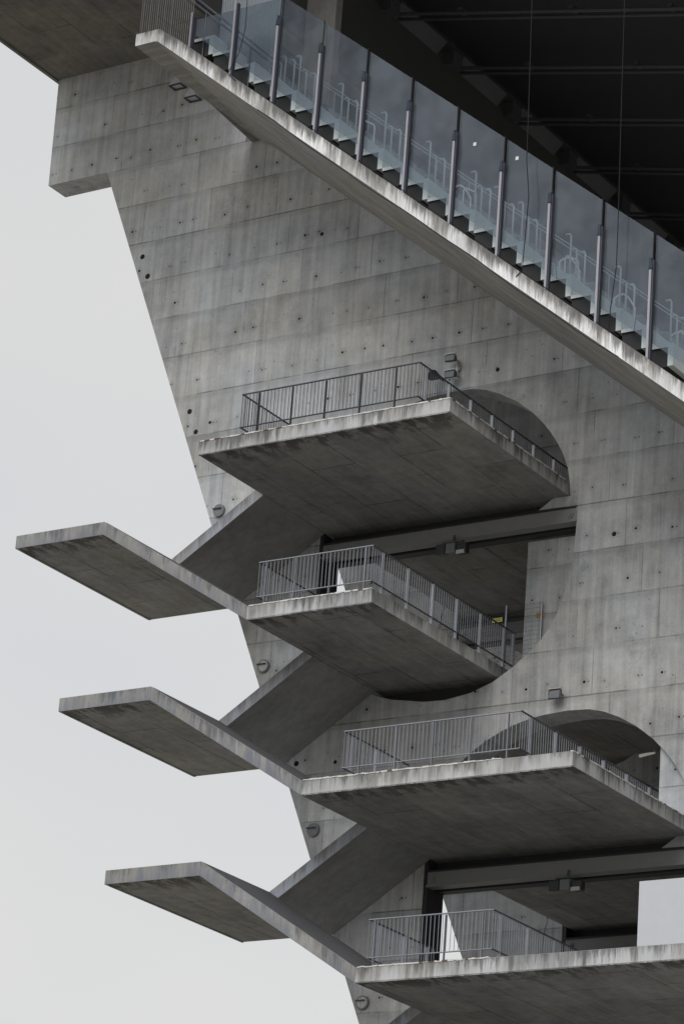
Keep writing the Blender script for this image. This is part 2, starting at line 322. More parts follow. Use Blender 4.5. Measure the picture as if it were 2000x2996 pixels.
# dark roof with its tubes
rf = empty('stadium_roof', (3.5, 10, 18.8), 'huge dark stadium roof seen from below at the upper right', 'roof')
bm = bmesh.new()
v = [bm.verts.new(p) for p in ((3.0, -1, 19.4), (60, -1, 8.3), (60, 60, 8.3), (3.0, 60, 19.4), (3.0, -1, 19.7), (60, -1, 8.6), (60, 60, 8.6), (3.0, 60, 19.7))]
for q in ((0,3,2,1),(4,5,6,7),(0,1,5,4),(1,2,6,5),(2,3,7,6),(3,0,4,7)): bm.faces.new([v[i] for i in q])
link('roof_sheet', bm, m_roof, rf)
for y in (2.7, 6.3, 9.9, 13.5, 17.1, 20.7, 24.3):
    for dy, dz in ((0, 0), (.35, 0)):
        bm = bmesh.new(); path(bm, [(3.4, y+dy, 18.55+dz), (20, y+dy, 14.9+dz), (60, y+dy, 7.2+dz)], .055, 8); link('roof_tube', bm, m_tube, rf)
    link('bracket', B(3.45, 3.8, y-.6, y-.1, 18.35, 18.8), m_tube, rf)
    for q in range(6):
        bx_ = 6+q*3.4+random.uniform(-.3, .3); zz = 18.55-.22*(bx_-3.4)
        link('tube_clip', B(bx_, bx_+.16, y-.05, y+.40, zz+.03, zz+.14), m_tube, rf)
bm = bmesh.new()
for j in range(8):
    y = 2.7+3.6*j
    v = [bm.verts.new(p) for p in ((3.46, y+.0, 18.5), (3.46, y+2.6, 18.5), (3.8, y+2.6, 18.85), (3.8, y, 18.85))]; bm.faces.new(v)
link('edge_beam', bm, m_tube, rf)
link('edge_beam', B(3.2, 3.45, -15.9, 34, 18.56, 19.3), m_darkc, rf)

# ------------------------------------------------------------------ raker slab (sloping stand edge)
SL = .811
ztop = lambda x: 11.8 if x < 4.37 else 11.8-SL*(x-4.37)
zbot = lambda x: 11.46 if x < 4.26 else 11.46-SL*(x-4.26)
def zj(x, t):     # underside, t = 0 at the front edge, 1 at the wall: deepens towards the wall
    fold = 4.26+(3.79-4.26)*t
    a = 11.46-.06*t
    b = a-(SL*(1-t)+.803*t)*(x-fold) if x > fold else a
    sag = 0 if x < fold else .16*math.sin(math.pi*min(t, 1))*min(1, (x-fold)/5)
    return b-sag
rk = empty('raker_slab', (4, D, 11.5), 'long sloping concrete edge of the stand with streaked white face, running down to the right', 'stand edge')
bm = bmesh.new(); cols = []
xs_ = [3.58, 3.9, 4.2]+[4.3+.6*i for i in range(0, 42)]
ts = [0, .04, .15, .3, .45, .6, .75, .9, 1.0]
top = []
for x in xs_:
    lo = []
    for t_ in ts:
        xx = x
        if x < 4.25: xx = x + (3.79-4.26)*t_ if x > 3.7 else x+.1*t_
        lo.append(bm.verts.new((xx, D*(1-t_), zj(xx, t_) if t_ > 0 else zbot(x))))
    lo.append(bm.verts.new((xx, 30, zj(xx, 1))))
    tf = bm.verts.new((x, D, ztop(x))); ti = bm.verts.new((x, D+.3, ztop(x)))
    ti2 = bm.verts.new((x, D+.3, ztop(x)-.12)); tb = bm.verts.new((x, 30, ztop(x)-.12))
    cols.append(lo[::-1]+[tf, ti, ti2, tb])
n = len(cols[0])
for a, b in zip(cols, cols[1:]):
    for i in range(n): bm.faces.new((a[i], a[(i+1) % n], b[(i+1) % n], b[i]))
bm.faces.new(cols[0][::-1]); bm.faces.new(cols[-1]); bmesh.ops.recalc_face_normals(bm, faces=bm.faces)
o = link('sloping_slab', bm, m_raker, rk)
me = o.data; at = me.attributes.new('drop', 'FLOAT', 'POINT')
for i, v in enumerate(me.vertices): at.data[i].value = max(0, min(1, (ztop(v.co.x)-v.co.z)/.34))
# ------------------------------------------------------------------ seating on it
se = empty('seating_stand', (4.4, -5.2, 11), 'stepped precast seating terrace behind the glass screen', 'stand')
P_ = .6725
k0 = -13
for i in range(0, 22):
    xr = 13.72+P_*(i-13)-.0; zt_ = 4.99-SL*P_*(i-13)
    if xr < 5.2: continue
    bm = bmesh.new()
    box(bm, xr-P_+.075, xr-.07, -5.2, 22, zt_-.085, zt_)
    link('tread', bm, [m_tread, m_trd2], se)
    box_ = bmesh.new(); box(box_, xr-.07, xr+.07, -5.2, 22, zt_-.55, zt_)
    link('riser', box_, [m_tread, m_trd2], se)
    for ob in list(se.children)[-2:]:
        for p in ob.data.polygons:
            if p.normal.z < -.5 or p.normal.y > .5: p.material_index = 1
    link('riser_soffit', B(xr-P_+.08, xr-.08, -5.15, -4.31, zt_-.54, zt_-.09), m_trd2, se)  # near-black block, its colour carries the shade below the tread
    bm = bmesh.new(); prism_xz(bm, [(xr-P_, ztop(xr-P_)-.16), (xr-.002, ztop(xr)-.16), (xr-.002, zt_-.10), (xr-P_, zt_-.10)], [], -4.3, -4.0); link('stub_wall', bm, m_beam, se)
for i in range(0, 20):                      # hooked hand posts beside the aisle
    xr = 6.35+P_*i; zt_ = 4.99-SL*(xr-13.72)+.1
    if i % 2 == 0 or i % 5 == 1:
        for yy, hh in ((-4.4, .85), (-4.1, .6), (-3.7, .7)):
            bm = bmesh.new(); path(bm, [(xr+.2, yy, zt_-.5), (xr+.2, yy, zt_+hh-.06), (xr+.16, yy, zt_+hh), (xr+.05, yy, zt_+hh)], .024, 8)
            o = link('hand_post', bm, m_hp, smooth=True)
            tag(o, 'pale hooked hand post on the seating steps behind the glass', 'post', 'hand posts on the seating steps')
def seat(x, y, z, first):
    t_ = bpy.data.objects.new('stadium_seat', None); t_.location = (x, y, z); S.collection.objects.link(t_)
    tag(t_, 'grey tip-up stadium seat on the steps behind the glass screen', 'seat', 'seats behind the glass screen')
    for nm, me in first:
        c = bpy.data.objects.new(nm, me); S.collection.objects.link(c); c.parent = t_
bm = bmesh.new(); box(bm, -.02, .40, -.21, .21, .38, .42)
for v in bm.verts:
    if v.co.x > .3: v.co.z += .03
bmesh.ops.bevel(bm, geom=bm.edges[:], offset=.015, segments=2, affect='EDGES')
s1 = bpy.data.meshes.new('seat_pan'); bm.to_mesh(s1); bm.free(); s1.materials.append(m_seat)
bm = bmesh.new(); box(bm, -.10, -.05, -.21, .21, .40, .80)
for v in bm.verts:
    if v.co.z > .6: v.co.x -= .07
bmesh.ops.bevel(bm, geom=bm.edges[:], offset=.015, segments=2, affect='EDGES')
s2 = bpy.data.meshes.new('backrest'); bm.to_mesh(s2); bm.free(); s2.materials.append(m_seat)
bm = bmesh.new(); path(bm, [(.1, -.15, 0), (.1, -.15, .39)], .02); path(bm, [(.1, .15, 0), (.1, .15, .39)], .02)
s3 = bpy.data.meshes.new('seat_stand'); bm.to_mesh(s3); bm.free(); s3.materials.append(m_seat)
for i in range(0, 20):
    for j in range(3):
        xr = 6.35+P_*i-.45; seat(xr, -2.6+j*.5, 4.99-SL*(6.35+P_*i-13.72), (('seat_pan', s1), ('backrest', s2), ('seat_stand', s3)))
for i, xa in enumerate((12.3, 15.4, 16.9, 18.4)):    # hoop rails
    z0_ = 4.99-SL*(xa-13.72)-.3; pts = []
    for a in range(9):
        t_ = a/8; pts.append((xa+.55*t_, -3.9, z0_+.55+.22*math.sin(math.pi*t_)-.35*t_))
    bm = bmesh.new(); path(bm, [(xa, -3.9, z0_-.1)]+pts+[(xa+.55, -3.9, z0_-.5)], .022)
    o = link('hoop_rail', bm, m_tread); tag(o, 'thin hoop shaped hand rail on the seating steps behind the glass', 'rail', 'hoop rails on the seating steps')

ah = empty('aisle_handrail', (6, -4.2, 10.5), 'pale sloping handrails with short uprights on the seating steps behind the glass', 'handrail')
gz = lambda x: 4.99-SL*(x-13.72)
for yy, hh, r_a in ((-3.6, .78, .016), (-2.7, .95, .014)):
    bm = bmesh.new(); tube(bm, (6.3, yy, gz(6.3)+hh), (21, yy, gz(21)+hh), r_a); link('rail', bm, m_seat, ah)
for i in range(21):
    xx = 6.5+P_*i*1.5+random.uniform(-.1, .1)
    if xx > 20.5: continue
    bm = bmesh.new(); tube(bm, (xx, -3.6, gz(xx)-.3), (xx, -3.6, gz(xx)+.78), .016)
    link('upright', bm, m_seat, ah)
    if i % 3 == 0:
        pts = [(xx+.1, -4.0, gz(xx)-.2), (xx+.1, -4.0, gz(xx)+.34), (xx+.16, -4.0, gz(xx)+.40), (xx+.42, -4.0, gz(xx)+.24), (xx+.46, -4.0, gz(xx)+.16), (xx+.46, -4.0, gz(xx)-.5)]
        bm = bmesh.new(); path(bm, pts, .02); link('hoop', bm, m_tread, ah)
# ------------------------------------------------------------------ glass screen
gs = empty('glass_screen', (5.3, -5.55, 11), 'sloping row of tall tinted glass panels on metal posts above the white concrete edge', 'glass screen')
px = [5.26+1.3468*i for i in range(12)]
gtop = lambda x: 11.91 if x < 8.05 else 11.33-.811*(x-8.73)
gtop = lambda x: min(11.91+(0 if x < 5 else 0), 11.36-.8065*(x-8.70)) if x > 8.0 else 11.92
gbot = lambda x: 10.30-.811*(x-6.77)
for i, x in enumerate(px):
    zb = ztop(x); zc = zb+2.5 if i > 1 else (12.07 if i == 0 else 12.12)
    bm = bmesh.new(); box(bm, x-.030, x+.026, -5.62, -5.60, zb-.1, zc-.30 if i > 1 else zc)
    p_ = link('post', bm, m_alu, gs)
    bm = bmesh.new(); box(bm, x-.012, x+.07, -5.598, -5.50, zb-.1, zc-.1); q_ = link('post', bm, m_aluD, gs)
    if i > 1:
        bm = bmesh.new(); box(bm, x-.045, x+.045, -5.64, -5.51, zc-.33, zc-.05)
        for v in bm.verts:
            if v.co.z > zc-.1: v.co.x = x+(v.co.x-x)*.45
        link('post_cap', bm, m_cap, gs, bevel=.008)
        bm = bmesh.new(); tube(bm, (x+.03, -5.56, zc-.1), (x+.03, -5.56, gtop(x)+.02), .014); link('tie_rod', bm, m_wire, gs)
    if i < 11:
        xa, xb = x+.05, px[i+1]-.01 if i+1 < len(px) else x+1.34
        if i == 0: xa = 5.31
        pts = [xa, xb] if not (xa < 8.03 < xb) else [xa, 8.03, xb]
        bm = bmesh.new(); fr = [(q, gbot(q)) for q in pts]+[(q, gtop(q)) for q in reversed(pts)]
        A = [bm.verts.new((a, -5.48, b)) for a, b in fr]; Bk = [bm.verts.new((a, -5.465, b)) for a, b in fr]
        bm.faces.new(A); bm.faces.new(Bk[::-1]); n = len(fr)
        for q in range(n): bm.faces.new((A[q], Bk[q], Bk[(q+1) % n], A[(q+1) % n]))
        bmesh.ops.recalc_face_normals(bm, faces=bm.faces)
        o = link('glass_panel', bm, m_glass, gs)
for (sx_, sz) in ((13.85, 6.55), (15.03, 5.93)):
    o = link('sticker', B(sx_-.04, sx_+.04, -5.492, -5.484, sz-.045, sz+.045), m_tile, gs)
tag(link('back_pier', B(3.46, 4.45, 2, 2.3, 9.5, 17.5), m_roofc), 'grey concrete pier standing behind the glass near its upper end', 'pier')
# slatted screen at the head of the slope
sc = empty('slat_screen', (3.6, -5.6, 11.8), 'screen of thin vertical metal rods at the upper end of the sloping edge', 'screen')
for i in range(26):
    x = 3.62+.066*i
    bm = bmesh.new(); path(bm, [(x, -5.58, ztop(x)-.02), (x-.0, -5.58, 13.0), (x-.02, -5.58, 15.2)], .007, 5); link('rod', bm, m_tubeg, sc)
for i in range(5):
    y = -5.5+.3*i
    bm = bmesh.new(); tube(bm, (3.60, y, 11.78), (3.60, y, 14.85), .006, 5); link('rod', bm, m_tubeg, sc)
bm = bmesh.new(); tube(bm, (3.52, -5.62, 11.9), (3.75, -5.62, 11.74), .02); link('foot_bar', bm, m_gdark, sc)
rp = bmesh.new()
for i in range(26):
    x = 5.45+.072*i; box(rp, x, x+.036, -4.62, -4.58, 10.55, 13.2); box(rp, x+.036, x+.072, -4.60, -4.58, 10.55, 13.2)
tag(link('ribbed_panel', rp, m_rib), 'pale ribbed metal panel behind the first two glass panes', 'panel')
hr = empty('stair_handrail', (5, -5, 12), 'double dark handrail descending behind the first glass panes', 'handrail')
for dz in (0, .16):
    bm = bmesh.new(); tube(bm, (4.2, -5.2, 13.50+dz-.15), (7.6, -5.2, 10.35+dz-.1), .028); link('rail', bm, m_aluD, hr)
for x in (5.4, 6.9):
    bm = bmesh.new(); tube(bm, (x, -5.2, 12.3-.93*(x-5.4)), (x, -5.2, ztop(x)), .02); link('baluster', bm, m_aluD, hr)
# cables hanging in front of the stand
for pts, r in (([(7.03, -5.72, 14.8), (7.03, -5.72, 11.94), (7.05, -5.72, 11.15), (6.93, -5.72, 10.5), (6.62, -5.70, 9.97), (6.86, -5.68, 9.72)], .010),
            ([(15.2, -1, 17), (15.32, -5.7, 11.2), (15.33, -5.72, 9.93), (15.40, -5.72, 7.19), (15.43, -5.72, 5.67), (15.54, -5.72, 4.75), (15.50, -5.72, 3.64), (15.46, -5.70, 2.88), (15.29, -5.68, 2.75)], .011),
            ([(17.7, -1, 16.5), (17.8, -5.7, 11.0), (17.82, -5.72, 9.33), (17.86, -5.72, 6.65), (17.91, -5.72, 3.86), (17.92, -5.72, 2.49), (17.82, -5.72, 1.5), (17.78, -5.68, 1.0)], .011),
            ([(15.9, -5.3, 5.45), (15.96, -5.3, 4.4), (16.15, -5.3, 2.7)], .012), ([(18.28, -5.3, 3.6), (18.3, -5.3, 2.0), (18.2, -5.3, .9)], .012),
            ([(6.7, -5.62, 9.95), (7.3, -5.6, 9.42), (7.9, -5.63, 8.95), (8.6, -5.6, 8.42), (9.6, -5.62, 7.6), (11, -5.6, 6.48), (12.5, -5.62, 5.25), (14, -5.6, 4.05), (16, -5.62, 2.4), (18, -5.6, .8)], .012),
            ([(7.6+.55*q, -5.675, zbot(7.6+.55*q)+.02*math.sin(q*1.7)-.03+.03*math.cos(q*.6)) for q in range(20)], .012)):
    bm = bmesh.new(); path(bm, pts, r); o = link('hanging_cable', bm, m_wire)
cabs = [o for o in S.objects if o.name.startswith('hanging_cable')]
for o, l in zip(cabs, ('short dark cable hanging beside the second glass post', 'dark cable hanging from the roof near the middle of the glass screen', 'dark cable hanging from the roof toward the right end of the glass screen',
                       'short thin cable behind the glass right of the middle roof cable', 'thin cable behind the last full glass pane', 'dark cable lying along the top of the white sloping edge', 'dark cable drooping along the bottom of the white sloping edge')): tag(o, l, 'cable')
# ------------------------------------------------------------------ platforms, landings, flights
XP = [6.744, 8.555, 10.4385, 12.223, 14.05]; XR = [13.727, 11.968, 17.365, 27.0, 15.8]
PLN = ['top platform with railing passing through the upper round opening', 'second platform from the top, narrow, with a railing on its right edge',
       'third platform from the top, wide, in front of the lower round opening', 'lowest visible platform running out of the picture to the right', 'platform below the frame']
XL = [1.4665, 3.3315, 5.1996, 7.07]; XLR = [4.1445, 6.0044, 7.8715, 9.74]; ZL = [-1.6811, -6.0786, -10.4613, -14.86]; YA = -2.85
def edge_lip(name, segs, zt, parent):
    bm = bmesh.new()
    for (a, b) in segs:
        a, b = Vector(a), Vector(b); Ln = (b-a).length; d = (b-a)/Ln; nrm = Vector((d.y, -d.x)); s_ = 0
        while s_ < Ln:
            w = random.uniform(.05, .16); e = min(Ln, s_+w)
            if True:
                p, q = a+d*s_, a+d*e; h_ = random.uniform(.004, .022); o1, o2 = nrm*.012, nrm*-.06
                ring = [p+o1, q+o1, q+o2, p+o2]; zb_ = zt-random.uniform(.004, .022)
                lo = [bm.verts.new((c.x, c.y, zb_)) for c in ring]; hi = [bm.verts.new((c.x, c.y, zt+h_)) for c in ring]
                mi = 1 if random.random() < .10 else 0
                for q4 in ([lo[0], lo[1], hi[1], hi[0]], [lo[1], lo[2], hi[2], hi[1]], [lo[2], lo[3], hi[3], hi[2]], [lo[3], lo[0], hi[0], hi[3]], hi, lo[::-1]):
                    f = bm.faces.new(q4); f.material_index = mi
            s_ = e
    bmesh.ops.recalc_face_normals(bm, faces=bm.faces)
    return link(name, bm, [m_lip, m_rust], parent)
plats = []
for i in range(5):
    z = -H*i; x0, x1 = XP[i], XR[i]
    if i == 1: inn = [(x1, .1), (11.968, 1.2), (28, 1.25), (28, 26)]
    elif i == 3: inn = [(27, 26)]
    else: inn = [(x1, .1), (x1, 1.2), (28, 1.25), (28, 26)]
    if i == 4: inn = [(x1, 26)]
    poly = [(x0, D), (x1, D)]+inn+[(x0, 26)]
    t_ = empty('stair_platform', (x0, D, z), PLN[i], 'platform', None)
    bm = bmesh.new(); slab_poly(bm, poly, z, z-T); o = link('slab', bm, m_plat, t_, bevel=.012)
    set_drop(o, lambda c, z=z: 0.0 if c.z > z-.1 else 1.0)
    if i < 4: edge_lip('flaking_lip', [((x0+.05, D), (min(x1, 15.6), D))]+([((x1, D), (x1, -.2))] if i in (0, 2) else []), z, t_)
    # thin drip nib under the front edge
    link('drip_nib', B(x0+.02, x1-.02, D+.006, D+.05, z-T-.018, z-T+.002), m_plat, t_)
    plats.append(t_)
LL = ['uppermost half landing jutting into the sky at the left', 'middle half landing jutting into the sky at the left', 'lowest whole half landing jutting into the sky at the left', 'half landing just below the picture']
for i in range(4):
    z = ZL[i]; x0, x1 = XL[i], XLR[i]
    t_ = empty('stair_landing', (x0, D, z), LL[i], 'landing')
    bm = bmesh.new(); slab_poly(bm, [(x0, D), (x1, D), (x1, 0), (x0, 0)], z, z-T)
    o = link('slab', bm, m_land, t_, bevel=.01); set_drop(o, lambda c, z=z: 0.0 if c.z > z-.1 else 1.0)
    link('drip_nib', B(x0+.06, x0+.11, D+.03, -.03, z-T-.02, z-T+.002), m_land, t_)
    # upper flight: landing -> platform above, along the wall
    xp, zp = XP[i], -H*i
    fl = empty('stair_flight', (x1, YA, z), ('upper', 'second', 'third', 'fourth')[i]+' inner stair flight, rising to the right along the concrete wall', 'stair flight')
    xe = xp+.25; sl = (zp+.0-z)/(xp-x1)
    def quad(xa, za, xb, zb, th, ya, yb, mat, par, nm='flight_slab'):
        bm = bmesh.new()
        P4 = [(xa, za), (xb, zb), (xb, zb-th), (xa, za-th)]
        A = [bm.verts.new((a, ya, b)) for a, b in P4]; Bk = [bm.verts.new((a, yb, b)) for a, b in P4]
        bm.faces.new(A); bm.faces.new(Bk[::-1])
        for q in range(4): bm.faces.new((A[q], Bk[q], Bk[(q+1) % 4], A[(q+1) % 4]))
        bmesh.ops.recalc_face_normals(bm, faces=bm.faces)
        o = link(nm, bm, mat, par, bevel=.008)
        set_drop(o, lambda c, xa=xa, za=za, m=(zb-za)/(xb-xa): max(0, min(1, (za+m*(c.x-xa)-c.z)/th)))
        return o
    quad(x1-.004, z-.003, xp+.002, zp-.03, .335, YA, -.003, m_flight, fl)
    # outer flight: landing -> platform below, on the outer half
    xq, zq = XP[i+1], -H*(i+1)
    fo = empty('stair_flight', (x1, D, z), ('upper', 'second', 'third', 'fourth')[i]+' outer stair flight, descending to the right to a platform front corner', 'stair flight')
    quad(x1-.002, z-.001, xq+.002, zq-.001, T, D+.001, YA-.004, m_land, fo)
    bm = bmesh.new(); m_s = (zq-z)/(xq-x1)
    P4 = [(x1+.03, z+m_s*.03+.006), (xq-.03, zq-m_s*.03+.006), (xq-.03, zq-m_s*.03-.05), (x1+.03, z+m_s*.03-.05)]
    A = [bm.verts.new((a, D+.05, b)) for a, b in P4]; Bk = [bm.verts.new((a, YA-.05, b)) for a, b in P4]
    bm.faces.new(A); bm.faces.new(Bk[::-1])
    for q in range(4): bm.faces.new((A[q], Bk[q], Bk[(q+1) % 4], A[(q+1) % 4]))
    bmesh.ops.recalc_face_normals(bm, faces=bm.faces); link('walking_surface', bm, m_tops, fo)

# ------------------------------------------------------------------ railings
def cyl_mesh(nm, r, h, mat, n=6):
    bm = bmesh.new(); tube(bm, (0, 0, 0), (0, 0, h), r, n); me = bpy.data.meshes.new(nm); bm.to_mesh(me); bm.free(); me.materials.append(mat); return me
ml = cyl_mesh('baluster', .0085, .83, m_galv)
md = cyl_mesh('baluster', .0085, .83, m_gdark)
def plate_mesh(mat, a, b):
    bm = bmesh.new(); box(bm, -a/2, a/2, -b/2, b/2, 0, 1.02); me = bpy.data.meshes.new('post'); bm.to_mesh(me); bm.free(); me.materials.append(mat); return me
px_l, px_d = plate_mesh(m_galv, .014, .07), plate_mesh(m_gdark, .014, .07)
py_l = plate_mesh(m_galv, .072, .014)
def railing(pts, z, label, posts, dark):
    a0 = pts[0]; t_ = empty('railing', (a0[0], a0[1], z), label, 'railing')
    mb = md if dark else ml; mr_ = m_gdark if dark else m_galv; n_b = 0; extra = bmesh.new()
    for (a, b) in zip(pts, pts[1:]):
        a, b = Vector(a), Vector(b); Ln = (b-a).length; d = (b-a)/Ln; along_x = abs(d.x) > .5
        w = .022
        p, q = a-d*.02, b+d*.02
        x_0, x_1 = sorted((p.x, q.x)); y_0, y_1 = sorted((p.y, q.y))
        if along_x: y_0 -= w; y_1 += w
        else: x_0 -= w; x_1 += w
        link('top_rail', B(x_0, x_1, y_0, y_1, z+1.035, z+1.06), mr_ if along_x else m_gdark, t_, bevel=.004)
        link('bottom_rail', B(x_0, x_1, y_0, y_1, z+.185, z+.205), mr_ if along_x else m_gdark, t_, bevel=.003)
        n_ = int(Ln/.102)
        for j in range(n_+1):
            c = a+d*(Ln*j/n_)
            if n_b < 100:
                o = bpy.data.objects.new('baluster', mb); S.collection.objects.link(o); o.parent = t_
                o.location = (c.x-a0[0], c.y-a0[1], .205)
            else: tube(extra, (c.x, c.y, z+.205), (c.x, c.y, z+1.035), .0085, 6)
            n_b += 1
    if n_b > 100:
        o = link('baluster', extra, m_galv if not dark else m_gdark, t_); o['kind'] = 'stuff'
    else: extra.free()
    for (x, y, ax) in posts:
        me = (px_d if dark else px_l) if ax else py_l
        o = bpy.data.objects.new('post', me); S.collection.objects.link(o); o.parent = t_; o.location = (x-a0[0], y-a0[1], 0)
    return t_
YF = -5.64
def yposts(x, y0, y1, n): return [(x, y0+(y1-y0)*j/(n-1), False) for j in range(n)]
# right-hand runs show the broad side of their posts: plates 9 cm wide facing the front
railing([(7.9, -2.9), (7.9, YF), (12.83, YF), (12.83, 5.8)], 0, 'long railing on the top platform in front of the big grey wall', [(x, YF, True) for x in (8.38, 9.33, 10.27, 11.24, 12.2)]+yposts(12.83, -5.33, 1.79, 8), True)
railing([(8.8, -2.9), (8.8, YF), (11.9, YF), (11.9, .95)], -H, 'railing round the narrow second platform, with the white gap of sky behind it', [(x, YF, True) for x in (9.0, 9.81, 10.77, 11.73)]+yposts(11.9, -5.2, .39, 6)+[(11.9, .85, False)]+yposts(8.8, -5.3, -3.2, 3), False)
railing([(11.5, -2.9), (11.5, YF), (16.02, YF), (16.02, 3.0)], -2*H, 'railing on the third platform, partly across the lower round opening', [(x, YF, True) for x in (11.93, 12.87, 13.82, 14.78, 15.72)]+yposts(16.02, -5.21, 1.53, 7)+yposts(11.5, -5.3, -3.3, 3), False)
railing([(12.5, -2.9), (12.5, YF), (15.6, YF), (15.6, .8)], -3*H, 'railing on the lowest visible platform', [(x, YF, True) for x in (12.66, 13.49, 14.43, 15.36)]+yposts(15.6, -5.32, .6, 6)+yposts(12.5, -5.2, -3.2, 3), False)
# ------------------------------------------------------------------ steel beams and jambs
for i, (dx, dz, dy) in enumerate(((0, 0, 0), (3.69, -8.78, 0), (0, 0, 6.8), (3.69, -8.78, 6.8))):
    lb = ('grey steel beam spanning the upper round opening under the top platform', 'grey steel beam spanning the lower round opening under the third platform',
          'steel beam in the second wall behind the upper opening', 'steel beam in the second wall behind the lower opening')[i]
    t_ = empty('steel_beam', (6.7+dx, dy, -1+dz), lb, 'beam')
    link('web', B(6.72+dx, 13.985+dx, dy+.02, dy+.06, -1.0+dz, -.68+dz), m_beam, t_)
    link('top_flange', B(6.70+dx, 13.985+dx, dy-.02, dy+.30, -.68+dz, -.64+dz), m_beamd, t_)
    link('bottom_flange', B(6.70+dx, 13.985+dx, dy-.02, dy+.30, -1.04+dz, -1.00+dz), m_beam, t_)
    link('rear_channel', B(6.70+dx, 13.985+dx, dy+.42, dy+.70, -1.06+dz, -.342+dz), m_beamd, t_)
    link('jamb', B(6.62+dx, 6.72+dx, dy+.03, dy+.78, -4.4+dz, -.34+dz), m_beamd, t_)
    for bx_ in (6.86, 13.80):
        bm = bmesh.new(); tube(bm, (bx_+dx, dy+.02, -.85+dz), (bx_+dx, dy-.015, -.85+dz), .085, 16); tube(bm, (bx_+dx, dy-.015, -.85+dz), (bx_+dx, dy-.05, -.85+dz), .045, 6); link('bolt', bm, m_beam, t_)
for dx, dz, l in ((0, 0, 'pale concrete nib at the right end of the upper steel beam'), (3.69, -8.78, 'pale concrete nib at the right end of the lower steel beam')):
    bm = bmesh.new(); prism_xz(bm, [(12.9+dx, -.60+dz), (13.3+dx, -.345+dz), (14.05+dx, -.345+dz), (14.12+dx, -.62+dz)], [], .03, .5)
    tag(link('concrete_nib', bm, m_wall), l, 'nib')
# concrete left of the jamb inside the circle
for dx, dz, l in ((0, 0, 'concrete filling the left part of the upper round opening beside the steel jamb'), (3.69, -8.78, 'concrete filling the left part of the lower round opening beside the steel jamb')):
    for dy in (0, 6.8):
        o = link('jamb_wall', B(5.9+dx, 6.61+dx, dy+.02, dy+.77, -3.9+dz, 1.6+dz), m_wall); tag(o, l if dy == 0 else l.replace('beside', 'of the second wall, beside'), 'wall')

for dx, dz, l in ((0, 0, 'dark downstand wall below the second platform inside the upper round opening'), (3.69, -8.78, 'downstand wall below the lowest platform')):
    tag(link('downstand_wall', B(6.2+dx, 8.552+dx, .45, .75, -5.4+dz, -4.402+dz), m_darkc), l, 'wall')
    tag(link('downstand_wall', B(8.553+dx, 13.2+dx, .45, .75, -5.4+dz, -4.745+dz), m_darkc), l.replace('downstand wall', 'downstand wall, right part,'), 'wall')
# ------------------------------------------------------------------ discs, lamps, signs
for i, (x, z) in enumerate(((3.44, .73), (5.23, -3.72), (7.10, -8.14), (8.86, -12.52))):
    t_ = empty('wall_disc', (x, 0, z), ('highest', 'second highest', 'third highest', 'lowest')[i]+' round cast disc with a ledge near the slanted edge of the wall', 'wall disc', 'cast discs along the slanted wall edge')
    bm = bmesh.new(); n = 28; r0 = .17
    tube(bm, (x, 0, z), (x, -.07, z), r0, n); link('rim', bm, m_disc, t_)
    bm = bmesh.new(); tube(bm, (x, -.071, z-.0), (x, -.074, z), r0*.80, n); link('recess', bm, m_wall if i % 2 else m_disc, t_)
    link('ledge', B(x-.17, x+.09, -.12, -.071, z+.035, z+.06), m_gdark, t_)
def flood(x, y, z, w, h, d, label, tilt, lens=True, stem='up'):
    t_ = empty('floodlight', (x, y, z), label, 'lamp')
    bm = bmesh.new(); box(bm, x-w/2, x+w/2, y-d, y, z-h/2, z+h/2)
    for v in bm.verts:
        if v.co.y < y-d/2: v.co.z -= tilt
        else: v.co.x = x+(v.co.x-x)*.75; v.co.z = z+(v.co.z-z)*.7
    link('housing', bm, m_lampb, t_, bevel=.035)
    g_ = bmesh.new(); vv = [g_.verts.new(p) for p in ((x-w*.44, y-d-.006, z-h*.30-tilt), (x+w*.36, y-d-.006, z-h*.36-tilt), (x+w*.40, y-d-.006, z+h*.34-tilt), (x-w*.36, y-d-.006, z+h*.34-tilt))]
    g_.faces.new(vv); link('glass', g_, m_lampg, t_)
    bm = bmesh.new(); tube(bm, (x+w*.2, y-.02, z), (x+w*.2, y+.22, z), .025); link('bracket', bm, m_lampm, t_)
    bm = bmesh.new(); box(bm, x-w*.5, x+w*.5, y-d-.02, y-d+.02, z+h/2-tilt, z+h/2+.02-tilt); link('clip', bm, m_lampm, t_)
    return t_
flood(10.33, -.18, 3.75, .33, .20, .16, 'upper of the two floodlights on the wall above the top railing corner', .02)
flood(10.36, -.18, 3.33, .33, .22, .18, 'lower of the two floodlights on the wall above the top railing corner', .06)
bm = bmesh.new(); tube(bm, (10.42, -.10, 3.3), (10.42, -.10, 3.75), .03); box(bm, 10.37, 10.47, -.10, 0, 3.48, 3.62)
tag(link('lamp_bracket', bm, m_lampm), 'pale bracket joining the pair of wall floodlights', 'bracket')
bm = bmesh.new()
A = [bm.verts.new((9.90+.15*math.cos(a*math.pi/8), -.42, 3.30+.15*math.sin(a*math.pi/8))) for a in range(16)]
Bk = [bm.verts.new((9.97+.04*math.cos(a*math.pi/8), -.14, 3.33+.04*math.sin(a*math.pi/8))) for a in range(16)]
for a in range(16): bm.faces.new((A[a], A[(a+1) % 16], Bk[(a+1) % 16], Bk[a]))
bm.faces.new(Bk); tube(bm, (9.97, -.15, 3.33), (9.97, 0, 3.33), .04)
tag(link('horn_loudspeaker', bm, m_gdark, smooth=True), 'small grey horn loudspeaker left of the wall floodlights', 'loudspeaker')
flood(13.78, -.16, -5.42, .36, .26, .14, 'single floodlight on the wall above the lower round opening', .07)
